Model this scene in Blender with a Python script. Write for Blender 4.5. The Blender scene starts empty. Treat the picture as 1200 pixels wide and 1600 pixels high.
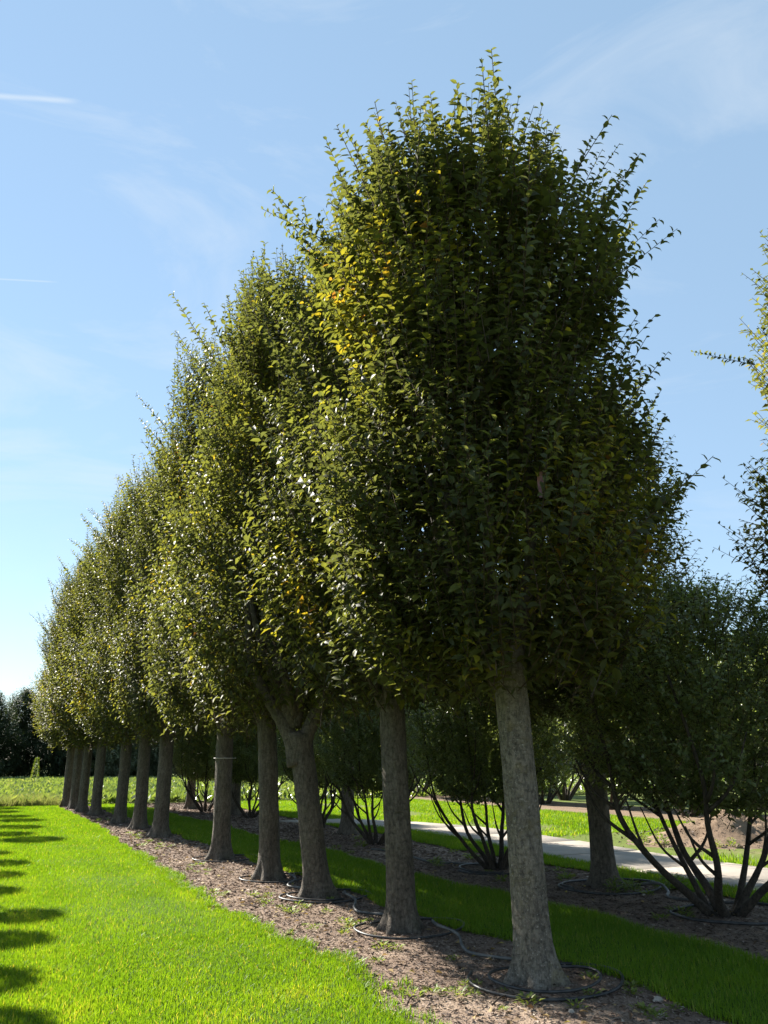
import bpy, math, random
import numpy as np
from mathutils import Vector
R = math.radians
scene = bpy.context.scene
COL = scene.collection
# world axes: +Y runs along the rows of trees, +X is to the right of them, metres, Z up

# ------------------------------------------------------------------ camera, sky, sun
cam_d = bpy.data.cameras.new('camera'); cam = bpy.data.objects.new('camera', cam_d); COL.objects.link(cam)
cam.location = (0, 0, 1.6); cam.rotation_euler = (R(90 + 17.98), 0, R(-27.75))
cam_d.sensor_fit = 'VERTICAL'; cam_d.sensor_height = 36.0; cam_d.lens = 27.05
cam_d.clip_start = 0.05; cam_d.clip_end = 3000
scene.camera = cam

SUN_EL, SUN_AZ = 34.0, -17.5            # azimuth measured clockwise from +Y
w = bpy.data.worlds.new('World'); scene.world = w; w.use_nodes = True
wt = w.node_tree; wt.nodes.clear()
def wn(t, **k):
    n = wt.nodes.new(t)
    for a, b in k.items(): setattr(n, a, b)
    return n
sky = wn('ShaderNodeTexSky', sky_type='NISHITA', sun_disc=False)
sky.sun_elevation = R(SUN_EL); sky.sun_rotation = R(SUN_AZ)
sky.altitude = 50; sky.air_density = 1.0; sky.dust_density = 0.0; sky.ozone_density = 0.2
tc = wn('ShaderNodeTexCoord')
mp = wn('ShaderNodeMapping'); mp.inputs['Scale'].default_value = (1.2, 1.2, 4.2); mp.inputs['Rotation'].default_value = (0.25, 0.1, 0.5)
nz = wn('ShaderNodeTexNoise'); nz.inputs['Scale'].default_value = 1.9; nz.inputs['Detail'].default_value = 8; nz.inputs['Roughness'].default_value = 0.62; nz.inputs['Distortion'].default_value = 0.9
rp = wn('ShaderNodeValToRGB'); rp.color_ramp.elements[0].position = 0.50; rp.color_ramp.elements[1].position = 0.86
rp.color_ramp.elements[0].color = (0, 0, 0, 1); rp.color_ramp.elements[1].color = (0.55, 0.55, 0.55, 1)
mx = wn('ShaderNodeMix', data_type='RGBA'); mx.inputs[7].default_value = (3.3, 3.55, 3.75, 1)
bg = wn('ShaderNodeBackground'); bg.inputs['Strength'].default_value = 0.07
out = wn('ShaderNodeOutputWorld')
L = wt.links.new
L(tc.outputs['Generated'], mp.inputs[0]); L(mp.outputs[0], nz.inputs['Vector']); L(nz.outputs['Fac'], rp.inputs[0])
# a thin even veil of high haze under the cirrus
veil = wn('ShaderNodeMix', data_type='RGBA'); veil.inputs[0].default_value = 0.66; veil.inputs[7].default_value = (1.50, 2.24, 2.98, 1)
L(sky.outputs[0], veil.inputs[6]); L(rp.outputs[0], mx.inputs[0]); L(veil.outputs[2], mx.inputs[6])
prev = mx.outputs[2]
def streak(prev, p0, p1, width, strength):
    """a thin contrail between two sky directions"""
    a, b = Vector(p0).normalized(), Vector(p1).normalized()
    n = a.cross(b).normalized(); mid = (a + b).normalized(); half = a.angle(b) / 2
    d1 = wn('ShaderNodeVectorMath', operation='DOT_PRODUCT'); d1.inputs[1].default_value = n
    d2 = wn('ShaderNodeVectorMath', operation='DOT_PRODUCT'); d2.inputs[1].default_value = mid
    L(tc.outputs['Generated'], d1.inputs[0]); L(tc.outputs['Generated'], d2.inputs[0])
    ab = wn('ShaderNodeMath', operation='ABSOLUTE'); L(d1.outputs['Value'], ab.inputs[0])
    m1 = wn('ShaderNodeMapRange', interpolation_type='SMOOTHSTEP'); m1.inputs[1].default_value = width; m1.inputs[2].default_value = 0; L(ab.outputs[0], m1.inputs[0])
    m2 = wn('ShaderNodeMapRange', interpolation_type='SMOOTHSTEP'); m2.inputs[1].default_value = math.cos(half); m2.inputs[2].default_value = math.cos(half * 0.5); L(d2.outputs['Value'], m2.inputs[0])
    mu = wn('ShaderNodeMath', operation='MULTIPLY'); L(m1.outputs[0], mu.inputs[0]); L(m2.outputs[0], mu.inputs[1])
    ms = wn('ShaderNodeMath', operation='MULTIPLY'); L(mu.outputs[0], ms.inputs[0]); ms.inputs[1].default_value = strength
    m = wn('ShaderNodeMix', data_type='RGBA'); m.inputs[7].default_value = (3.5, 3.7, 3.8, 1)
    L(ms.outputs[0], m.inputs[0]); L(prev, m.inputs[6])
    return m.outputs[2]
prev = streak(prev, (-0.0959, 0.7507, 0.6536), (0.0169, 0.7325, 0.6805), 0.0042, 0.38)
prev = streak(prev, (-0.0614, 0.858, 0.51), (0.025, 0.8496, 0.5268), 0.0014, 0.28)
L(prev, bg.inputs['Color']); L(bg.outputs[0], out.inputs['Surface'])

sun_d = bpy.data.lights.new('sun', 'SUN'); sun = bpy.data.objects.new('sun', sun_d); COL.objects.link(sun)
sun_d.energy = 4.8; sun_d.angle = R(0.53); sun_d.color = (1.0, 0.94, 0.84)
sv = Vector((math.sin(R(SUN_AZ)) * math.cos(R(SUN_EL)), math.cos(R(SUN_AZ)) * math.cos(R(SUN_EL)), math.sin(R(SUN_EL))))
sun.rotation_euler = sv.to_track_quat('Z', 'Y').to_euler(); sun.location = (-6, 20, 25)
vs = scene.view_settings
vs.view_transform = 'Standard'; vs.look = 'None'; vs.exposure = 1.95; vs.gamma = 1.0; vs.use_curve_mapping = False
scene.cycles.max_bounces = 8; scene.cycles.transmission_bounces = 6; scene.cycles.diffuse_bounces = 5

# ------------------------------------------------------------------ materials
def mat(name):
    m = bpy.data.materials.new(name); m.use_nodes = True
    return m, m.node_tree, m.node_tree.nodes['Principled BSDF'], m.node_tree.links.new
def node(t, ty, **k):
    n = t.nodes.new(ty)
    for a, b in k.items(): setattr(n, a, b)
    return n
def ramp(t, stops):
    r = node(t, 'ShaderNodeValToRGB'); e = r.color_ramp.elements
    while len(e) < len(stops): e.new(0.5)
    for i, (p, c) in enumerate(stops): e[i].position = p; e[i].color = (*c, 1)
    return r
def noise(t, l, scale, detail=4, rough=0.55, vec=None, sc=None, coord='Object'):
    n = node(t, 'ShaderNodeTexNoise'); n.inputs['Scale'].default_value = scale; n.inputs['Detail'].default_value = detail; n.inputs['Roughness'].default_value = rough
    c = node(t, 'ShaderNodeTexCoord')
    if sc:
        m = node(t, 'ShaderNodeMapping'); m.inputs['Scale'].default_value = sc; l(c.outputs[coord], m.inputs[0]); l(m.outputs[0], n.inputs['Vector'])
    else: l(c.outputs[coord], n.inputs['Vector'])
    return n
def mixc(t, l, f, a, b, mode='MIX'):
    m = node(t, 'ShaderNodeMix', data_type='RGBA', blend_type=mode)
    for i, v in ((0, f), (6, a), (7, b)):
        if isinstance(v, (int, float)): m.inputs[i].default_value = v
        elif isinstance(v, tuple): m.inputs[i].default_value = (*v, 1)
        else: l(v, m.inputs[i])
    return m.outputs[2]
def bump(t, l, p, h, strength, dist=0.02):
    b = node(t, 'ShaderNodeBump'); b.inputs['Strength'].default_value = strength; b.inputs['Distance'].default_value = dist
    l(h, b.inputs['Height']); l(b.outputs[0], p.inputs['Normal'])

def leaf_mat(name, stops, trans=(1.5, 1.5, 0.6), tf=0.42, rough=0.42, spec=0.45):
    """leaf: glossy cuticle over a diffuse blade, light passing through; colour by each leaf's own tint"""
    m, t, p, l = mat(name)
    at = node(t, 'ShaderNodeAttribute', attribute_name='tint')
    r = ramp(t, stops); l(at.outputs['Fac'], r.inputs[0])
    l(r.outputs[0], p.inputs['Base Color']); p.inputs['Roughness'].default_value = rough; p.inputs['Specular IOR Level'].default_value = spec
    tr = node(t, 'ShaderNodeBsdfTranslucent'); l(mixc(t, l, 1.0, r.outputs[0], trans, 'MULTIPLY'), tr.inputs['Color'])
    ms = node(t, 'ShaderNodeMixShader'); ms.inputs[0].default_value = tf
    l(p.outputs[0], ms.inputs[1]); l(tr.outputs[0], ms.inputs[2]); l(ms.outputs[0], t.nodes['Material Output'].inputs['Surface'])
    return m
M = {}
M['leaf'] = leaf_mat('tree_leaf', [(0.0, (.038, .046, .026)), (.35, (.058, .067, .030)), (.6, (.098, .108, .028)), (.8, (.175, .16, .022)), (.93, (.25, .17, .02)), (1.0, (.17, .08, .025))], trans=(2.25, 2.15, 1.0), tf=.45, rough=.56, spec=.22)
M['shrub_leaf'] = leaf_mat('shrub_leaf', [(0.0, (.090, .118, .060)), (.5, (.14, .172, .075)), (.8, (.19, .215, .085)), (1.0, (.22, .19, .06))], trans=(2.0, 2.0, .8), tf=.48, rough=.36, spec=.55)
M['far_leaf'] = leaf_mat('far_tree_leaf', [(0.0, (.030, .046, .026)), (.6, (.045, .064, .030)), (1.0, (.075, .09, .04))], tf=.3, rough=.6, spec=.25)
M['pale_leaf'] = leaf_mat('pale_tree_leaf', [(0.0, (.06, .075, .045)), (.6, (.10, .12, .07)), (1.0, (.15, .16, .10))], tf=.25, rough=.6, spec=.25)
M['beet_leaf'] = leaf_mat('field_crop_leaf', [(0.0, (.075, .115, .030)), (.5, (.125, .17, .050)), (.85, (.19, .23, .075)), (1.0, (.30, .30, .12))], trans=(1.6, 1.6, .7), tf=.35, rough=.33, spec=.7)
M['grass'] = leaf_mat('grass_blade', [(0.0, (.058, .120, .010)), (.5, (.098, .185, .013)), (.85, (.155, .235, .018)), (1.0, (.30, .28, .08))], trans=(1.9, 1.75, .45), tf=.5, rough=.5, spec=.3)
M['dry_grass'] = leaf_mat('dry_grass_blade', [(0.0, (.12, .15, .04)), (.5, (.19, .21, .07)), (1.0, (.32, .28, .14))], trans=(1.4, 1.4, .9), tf=.4, rough=.6, spec=.2)
M['weed'] = leaf_mat('weed_leaf', [(0.0, (.08, .13, .03)), (.6, (.14, .19, .045)), (1.0, (.25, .26, .08))], trans=(1.7, 1.7, .6), tf=.4, rough=.5, spec=.3)
M['chip'] = leaf_mat('mulch_chip', [(0.0, (.060, .044, .036)), (.35, (.145, .108, .088)), (.65, (.24, .185, .15)), (.85, (.37, .305, .25)), (1.0, (.60, .55, .47))], trans=(1, .9, .8), tf=.06, rough=.85, spec=.15)

M['litter'] = leaf_mat('dry_leaf', [(0.0, (.09, .055, .035)), (.5, (.19, .13, .07)), (.85, (.34, .25, .11)), (1.0, (.38, .33, .08))], trans=(1.2, 1.1, .8), tf=.2, rough=.7, spec=.2)

def bark(name, dark, light, lichen=None, moss=None):
    m, t, p, l = mat(name)
    n1 = noise(t, l, 9, 6, .7, sc=(1.7, 1.7, .65)); n2 = noise(t, l, 42, 6, .75); n3 = noise(t, l, 2.4, 3)
    c = ramp(t, [(.3, dark), (.72, light)]); l(mixc(t, l, .5, n1.outputs['Fac'], n2.outputs['Fac']), c.inputs[0])
    col = mixc(t, l, .55, c.outputs[0], mixc(t, l, n3.outputs['Fac'], tuple(x * .6 for x in dark), tuple(x * 1.25 for x in light)))
    # fine cracks, broken up, and weathered mottling
    n4 = noise(t, l, 24, 6, .75, sc=(.8, .8, 1.5)); r4 = ramp(t, [(.33, (.5, .5, .5)), (.48, (0, 0, 0))]); l(n4.outputs['Fac'], r4.inputs[0])
    col = mixc(t, l, r4.outputs[0], col, tuple(x * .5 for x in dark))
    n6 = noise(t, l, 22, 6, .8, sc=(1.5, 1.5, .55)); r6 = ramp(t, [(.38, (.45, .45, .45)), (.60, (1.4, 1.38, 1.33))]); l(n6.outputs['Fac'], r6.inputs[0])
    col = mixc(t, l, .8, col, r6.outputs[0], 'MULTIPLY')
    if lichen:
        for sc_, lo, hi, amt in ((70, .60, .66, .9), (24, .60, .68, .55)):
            nl = noise(t, l, sc_, 6, .7); rl = ramp(t, [(lo, (0, 0, 0)), (hi, (amt, amt, amt))]); l(nl.outputs['Fac'], rl.inputs[0])
            col = mixc(t, l, rl.outputs[0], col, lichen)
    if moss:
        pn = noise(t, l, 3.1, 4, .7); r7 = ramp(t, [(.55, (0, 0, 0)), (.72, (.7, .7, .7))]); l(pn.outputs['Fac'], r7.inputs[0])
        col = mixc(t, l, r7.outputs[0], col, moss)
    l(col, p.inputs['Base Color']); p.inputs['Roughness'].default_value = .9; p.inputs['Specular IOR Level'].default_value = .2
    hh = mixc(t, l, .5, n1.outputs['Fac'], n2.outputs['Fac']); hh = mixc(t, l, r4.outputs[0], hh, (0, 0, 0))
    bump(t, l, p, hh, .9, .03)
    return m
M['bark_lichen'] = bark('grey_lichen_bark', (.085, .074, .060), (.22, .194, .160), lichen=(.40, .37, .32), moss=(.16, .13, .05))
M['bark'] = bark('brown_grey_bark', (.055, .046, .038), (.155, .133, .109), moss=(.10, .092, .06))
M['stem'] = bark('shrub_bark', (.030, .024, .020), (.085, .070, .056))
M['twig'] = bark('twig_bark', (.045, .032, .024), (.11, .08, .055))

def ground_mat(name, stops, scale, fine, fine_amt=.5, b=.6, patch=None):
    m, t, p, l = mat(name)
    a = noise(t, l, scale, 6, .65); f = noise(t, l, fine, 5, .75)
    r = ramp(t, stops); l(mixc(t, l, fine_amt, a.outputs['Fac'], f.outputs['Fac']), r.inputs[0]); col = r.outputs[0]
    if patch:
        pc, psc, lo, hi = patch
        pn = noise(t, l, psc, 5, .65); pr = ramp(t, [(lo, (0, 0, 0)), (hi, (1, 1, 1))]); l(pn.outputs['Fac'], pr.inputs[0])
        col = mixc(t, l, pr.outputs[0], col, pc)
    l(col, p.inputs['Base Color']); p.inputs['Roughness'].default_value = .95; p.inputs['Specular IOR Level'].default_value = .1
    bump(t, l, p, f.outputs['Fac'], b, .02)
    return m
M['mulch'] = ground_mat('mulch_soil', [(.30, (.11, .076, .058)), (.48, (.21, .152, .115)), (.62, (.30, .23, .175)), (.75, (.42, .335, .26))], 2.3, 55, .6, .9, patch=((.36, .275, .205), .9, .52, .66))
M['soil'] = ground_mat('bare_soil', [(.3, (.10, .068, .048)), (.55, (.20, .145, .10)), (.75, (.30, .23, .165))], 1.2, 22, .5, 1.0)
M['turf'] = ground_mat('turf_soil', [(.3, (.030, .062, .008)), (.55, (.052, .10, .010)), (.75, (.085, .125, .015))], 1.4, 60, .6, .8)
M['ground'] = ground_mat('rough_ground', [(.3, (.06, .09, .02)), (.5, (.10, .13, .028)), (.68, (.18, .15, .085)), (.8, (.25, .19, .13))], .35, 14, .35, .8)
M['concrete'] = ground_mat('weathered_concrete', [(.3, (.22, .19, .16)), (.55, (.32, .285, .245)), (.75, (.41, .37, .325))], 1.1, 40, .35, .25, patch=((.24, .205, .17), .7, .58, .72))
m, t, p, l = mat('black_hose_plastic'); M['hose'] = m
n = noise(t, l, 14, 4); r = ramp(t, [(.4, (.012, .012, .013)), (.7, (.055, .052, .05))]); l(n.outputs['Fac'], r.inputs[0]); l(r.outputs[0], p.inputs['Base Color']); p.inputs['Roughness'].default_value = .5
m, t, p, l = mat('grey_feeder_hose'); M['hose_grey'] = m
n = noise(t, l, 10, 4); r = ramp(t, [(.4, (.045, .044, .042)), (.7, (.13, .125, .115))]); l(n.outputs['Fac'], r.inputs[0]); l(r.outputs[0], p.inputs['Base Color']); p.inputs['Roughness'].default_value = .58
m, t, p, l = mat('faded_red_plastic'); M['tag'] = m
n = noise(t, l, 30, 3); r = ramp(t, [(.3, (.07, .022, .015)), (.7, (.12, .036, .025))]); l(n.outputs['Fac'], r.inputs[0]); l(r.outputs[0], p.inputs['Base Color']); p.inputs['Roughness'].default_value = .5
m, t, p, l = mat('galvanised_wire'); M['wire'] = m
n = noise(t, l, 30, 3); r = ramp(t, [(.3, (.35, .34, .32)), (.7, (.5, .49, .46))]); l(n.outputs['Fac'], r.inputs[0]); l(r.outputs[0], p.inputs['Base Color']); p.inputs['Roughness'].default_value = .5
M['stone'] = ground_mat('pale_stone', [(.3, (.25, .21, .17)), (.7, (.45, .40, .34))], 6, 40, .5, .4)

# ------------------------------------------------------------------ object helpers
def tag(o, label=None, cat=None, group=None, kind=None):
    for k, v in (('label', label), ('category', cat), ('group', group), ('kind', kind)):
        if v: o[k] = v
    return o
def link(name, data, parent=None, loc=None, rz=0, sc=None):
    o = bpy.data.objects.new(name, data); COL.objects.link(o)
    if parent is not None: o.parent = parent
    if loc is not None: o.location = loc
    o.rotation_euler = (0, 0, rz)
    if sc is not None: o.scale = (sc,) * 3 if isinstance(sc, (int, float)) else sc
    return o
def empty(name, loc, rz=0, sc=None):
    o = link(name, None, None, loc, rz, sc); o.empty_display_size = .2
    return o
def mesh_np(name, verts, tris=None, quads=None, material=None, tint=None, smooth=False):
    verts = np.asarray(verts, dtype=np.float32).reshape(-1, 3)
    parts, starts, off = [], [], 0
    for f, k in ((tris, 3), (quads, 4)):
        if f is None or len(f) == 0: continue
        f = np.asarray(f, dtype=np.int32).reshape(-1, k); parts.append(f.ravel()); starts.append(off + np.arange(len(f), dtype=np.int32) * k); off += f.size
    lv = np.concatenate(parts); ls = np.concatenate(starts)
    me = bpy.data.meshes.new(name); me.vertices.add(len(verts)); me.loops.add(len(lv)); me.polygons.add(len(ls))
    me.vertices.foreach_set('co', verts.ravel()); me.loops.foreach_set('vertex_index', lv); me.polygons.foreach_set('loop_start', ls)
    if tint is not None:
        a = me.attributes.new('tint', 'FLOAT', 'POINT'); a.data.foreach_set('value', np.clip(tint, 0, 1).astype(np.float32))
    if material is not None: me.materials.append(material)
    if smooth: me.polygons.foreach_set('use_smooth', np.ones(len(ls), dtype=bool))
    me.update(calc_edges=True); me.validate()
    return me
def norm(a): return a / np.maximum(np.linalg.norm(a, axis=-1, keepdims=True), 1e-9)

# leaf templates: (x across, y along, z above), tris, quads
T8 = (np.array([(0, 0, 0), (0, .36, -.03), (0, .72, -.05), (0, 1, -.20), (-.46, .30, .09), (-.36, .68, .05), (.46, .30, .09), (.36, .68, .05)], float),
      np.array([(0, 1, 4), (0, 6, 1), (5, 2, 3), (2, 7, 3)]), np.array([(4, 1, 2, 5), (1, 6, 7, 2)]))
T5 = (np.array([(0, 0, 0), (-.44, .42, .10), (0, .5, -.04), (.44, .42, .10), (0, 1, -.16)], float), np.array([(0, 2, 1), (0, 3, 2), (1, 2, 4), (2, 3, 4)]), None)
T4 = (np.array([(0, 0, 0), (-.42, .45, .08), (0, 1, -.08), (.42, .45, .08)], float), np.array([(0, 2, 1), (0, 3, 2)]), None)

def leaf_geo(P, D, N, Ln, Wd, T):
    tv, tt, tq = T; n = len(P); k = len(tv)
    D = norm(D); N = norm(N - D * (N * D).sum(1, keepdims=True)); S = np.cross(D, N)
    V = (P[:, None, :] + Ln[:, None, None] * (tv[None, :, 1:2] * D[:, None, :] + tv[None, :, 2:3] * N[:, None, :]) + Wd[:, None, None] * tv[None, :, 0:1] * S[:, None, :]).reshape(-1, 3)
    base = (np.arange(n) * k)[:, None, None]
    return V, (base + tt[None]).reshape(-1, 3), (None if tq is None else (base + tq[None]).reshape(-1, 4)), k
def shoots_to_leaves(rng, B, D, Ls, npl, leafL, T, bend=.12, wr=.56, autumn=.0, patchf=None):
    """leaves set alternately along each shoot; returns leaf mesh arrays and shoot polylines"""
    m = len(B); t = (np.arange(npl) + .6) / npl
    up = np.array([0, 0, 1.0])
    def pt(tt): return B[:, None, :] + D[:, None, :] * (Ls[:, None, None] * tt[None, :, None]) + up * (bend * Ls[:, None, None] * (tt ** 2)[None, :, None])
    P = pt(t)
    a = np.where(np.abs(D[:, 2:3]) > .9, np.array([[1.0, 0, 0]]), np.array([[0, 0, 1.0]]))
    e1 = norm(np.cross(D, a)); e2 = np.cross(D, e1)
    ph = rng.uniform(0, 6.28, (m, 1)) + np.arange(npl)[None, :] * (math.pi * .86) + rng.normal(0, .35, (m, npl))
    rad = e1[:, None, :] * np.cos(ph)[..., None] + e2[:, None, :] * np.sin(ph)[..., None]
    ld = norm(rad * .9 + D[:, None, :] * .5 + rng.normal(0, .22, (m, npl, 3)) - up * .12)
    ln = norm(D[:, None, :] * .55 + up * .75 + rng.normal(0, .30, (m, npl, 3)) - rad * .1)
    sz = leafL * (1.08 - .5 * t[None, :] ** 2) * rng.uniform(.72, 1.15, (m, npl))
    tint = .33 + rng.normal(0, .10, (m, npl)) + rng.normal(0, .10, (m, 1)) + .10 * t[None, :]
    if patchf is not None: tint = tint + autumn * patchf(P)
    hot = rng.random((m, npl)) < .012 + .10 * autumn * (patchf(P) > .9 if patchf is not None else 0); tint = np.where(hot, tint + .25, tint)
    Pf = P.reshape(-1, 3); V, tr, q, k = leaf_geo(Pf, ld.reshape(-1, 3), ln.reshape(-1, 3), sz.ravel(), sz.ravel() * wr, T)
    return V, tr, q, np.repeat(tint.ravel(), k), pt(np.array([0, .5, 1.0]))
def sticks(poly, r0, r1, sides=3):
    """thin tapering rods along polylines, shape (n, k, 3)"""
    n, k, _ = poly.shape
    d = norm(poly[:, -1] - poly[:, 0]); a = np.where(np.abs(d[:, 2:3]) > .9, np.array([[1.0, 0, 0]]), np.array([[0, 0, 1.0]]))
    e1 = norm(np.cross(d, a)); e2 = np.cross(d, e1); th = np.arange(sides) * 2 * math.pi / sides
    rr = np.linspace(1, 0, k)[None, :, None, None]; rad = r1 + (r0 - r1) * rr
    ring = e1[:, None, None, :] * np.cos(th)[None, None, :, None] + e2[:, None, None, :] * np.sin(th)[None, None, :, None]
    V = (poly[:, :, None, :] + ring * rad).reshape(-1, 3)
    i = np.arange(n)[:, None, None] * k * sides + np.arange(k - 1)[None, :, None] * sides; j = np.arange(sides)[None, None, :]; j2 = (j + 1) % sides
    Q = np.stack([i + j, i + j2, i + sides + j2, i + sides + j], -1).reshape(-1, 4)
    return V, Q
def catmull(P, n=8):
    P = [Vector(p) for p in P]; P = [P[0] * 2 - P[1]] + P + [P[-1] * 2 - P[-2]]; o = []
    for i in range(1, len(P) - 2):
        a, b, c, d = P[i - 1:i + 3]
        for s in range(n):
            t = s / n; o.append(.5 * ((2 * b) + (c - a) * t + (2 * a - 5 * b + 4 * c - d) * t * t + (3 * b - a - 3 * c + d) * t ** 3))
    o.append(P[-2]); return o
def tube(pts, radii, sides=8, wob=0, rng=None):
    """tapering tube through points, closed at both ends"""
    V, Q, Tr = [], [], []; pts = [Vector(p) for p in pts]; u = None
    for i, p in enumerate(pts):
        d = (pts[min(i + 1, len(pts) - 1)] - pts[max(i - 1, 0)]).normalized()
        if u is None: u = d.orthogonal().normalized()
        u = (u - d * u.dot(d)).normalized(); v = d.cross(u)
        for k in range(sides):
            a = 2 * math.pi * k / sides; r = radii[i] * (1 + (rng.uniform(-wob, wob) if wob else 0)); V.append(p + (u * math.cos(a) + v * math.sin(a)) * r)
        if i:
            for k in range(sides): Q.append(((i - 1) * sides + k, (i - 1) * sides + (k + 1) % sides, i * sides + (k + 1) % sides, i * sides + k))
    n = len(V); V += [pts[0], pts[-1]]; l = (len(pts) - 1) * sides
    for k in range(sides): Tr += [(n, (k + 1) % sides, k), (n + 1, l + k, l + (k + 1) % sides)]
    return np.array([tuple(v) for v in V]), Q, Tr
def merge(parts):
    V, T, Q, o = [], [], [], 0
    for v, q, t in parts:
        V.append(v)
        if len(q): Q.append(np.array(q) + o)
        if len(t): T.append(np.array(t) + o)
        o += len(v)
    return np.concatenate(V), (np.concatenate(T) if T else None), (np.concatenate(Q) if Q else None)

# ------------------------------------------------------------------ the ground
def sn(x, y, s=0):     # cheap smooth wobble
    return np.sin(x * 1.7 + s) * .5 + np.sin(y * 2.3 + s * 2.1 + x * .7) * .3 + np.sin(x * 5.1 - y * 3.7 + s) * .2
def edge_lawn(v): return np.interp(v, [-30, 5, 6.2, 7, 9.5, 13, 17, 22, 34], [2.66, 2.66, 2.92, 2.92, 2.74, 2.88, 3.12, 3.40, 3.45]) + .05 * np.sin(v * 3.1) + .03 * np.sin(v * 7.7 + 1)
def edge_s0(v): return 4.74 + .07 * np.sin(v * 1.3) + .05 * np.sin(v * 4.1)
def edge_s1(v): return 6.26 + .10 * np.sin(v * .9 + 1) + .05 * np.sin(v * 3.7)
def edge_r2(v): return 8.74 + .08 * np.sin(v * 1.1 + 2) + np.maximum(0, v - 12) * .03 + .04 * np.sin(v * 4.5)
def path_c(v): return np.interp(v, [-10, 9, 11, 13, 15, 17, 18.5, 19.8, 20.8, 21.6], [10.33, 10.33, 10.42, 10.62, 10.92, 11.05, 10.85, 10.35, 9.75, 9.1])
def sheet(name, f0, f1, v0, v1, z, material, nx=14, step=.18, amp=.012, kind='structure'):
    vv = np.arange(v0, v1 + 1e-6, step); u = np.linspace(0, 1, nx); A, B = f0(vv), f1(vv)
    X = A[:, None] * (1 - u) + B[:, None] * u; Y = np.repeat(vv[:, None], nx, 1); Z = z + amp * sn(X * 1.3, Y * 1.1, 3.0)
    n = len(vv); i = np.arange(n - 1)[:, None] * nx + np.arange(nx - 1)[None]
    Q = np.stack([i, i + 1, i + nx + 1, i + nx], -1).reshape(-1, 4)
    return tag(link(name, mesh_np(name, np.stack([X, Y, Z], -1), quads=Q, material=material, smooth=True)), kind=kind)
K = lambda c: (lambda v: np.full_like(v, c))
g = 900.0
tag(link('ground', mesh_np('ground', [(-g, -g, -.06), (g, -g, -.06), (g, g, -.06), (-g, g, -.06)], quads=[(0, 1, 2, 3)], material=M['ground'])), kind='structure')
sheet('lawn', K(-9.0), edge_lawn, -8, 33.6, .015, M['turf'], nx=24)
sheet('mulch_bed', lambda v: edge_lawn(v) - .35, lambda v: edge_s0(v) + .35, -8, 35.5, -.012, M['mulch'], nx=16)
sheet('grass_strip', edge_s0, edge_s1, -8, 34, .014, M['turf'])
sheet('mulch_bed', lambda v: edge_s1(v) - .35, lambda v: edge_r2(v) + .35, -8, 34, -.012, M['mulch'], nx=16)
path_lo = lambda v: np.where(v < 21.6, np.maximum(path_c(v) - .9, edge_r2(v) + .02), 11.0); path_hi = lambda v: np.where(v < 21.6, path_c(v) + .9, 11.0)
sheet('path_verge', edge_r2, path_lo, -4, 34, .014, M['turf'])
sheet('grass_verge', path_hi, K(18.4), -4, 34, -.02, M['ground'], nx=20, amp=.02)
sheet('mulch_bed', K(18.2), K(22.2), 4, 40, .02, M['soil'], nx=10, step=.4, amp=.03)
sheet('field_soil', K(-60), K(140), 33.4, 84, -.035, M['ground'], nx=30, step=1.5, amp=.0)

# concrete path of cast slabs
pb = sheet('path', lambda v: path_c(v) - 1.04, lambda v: path_c(v) + 1.04, -4, 21.5, .0, M['soil'], nx=4, step=.5, amp=.0)
rs = random.Random(4); v = -3.9
while v < 20.2:
    ln = rs.uniform(1.75, 2.1); c0, c1 = float(path_c(np.array(v))), float(path_c(np.array(v + ln))); h = .03 + rs.uniform(-.006, .008); b = .012
    P = []
    for zz, ins in ((-.02, 0), (h - b, 0), (h, b)):
        for (cc, vv, s, e) in ((c0, v, -1, 1), (c0, v, 1, 1), (c1, v + ln, 1, -1), (c1, v + ln, -1, -1)):
            P.append((cc + s * (1.0 - ins) - path_c(np.array(v)), vv + e * ins - v, zz + rs.uniform(-.002, .002)))
    Q = [(4, 5, 6, 7)] if False else []
    for lvl in (0, 4):
        for k in range(4): Q.append((lvl + k, lvl + (k + 1) % 4, lvl + 4 + (k + 1) % 4, lvl + 4 + k))
    Q.append((8, 9, 10, 11))
    link('slab', mesh_np('slab', P, quads=Q, material=M['concrete']), pb, (c0, v, 0)); v += ln + .045

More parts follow.
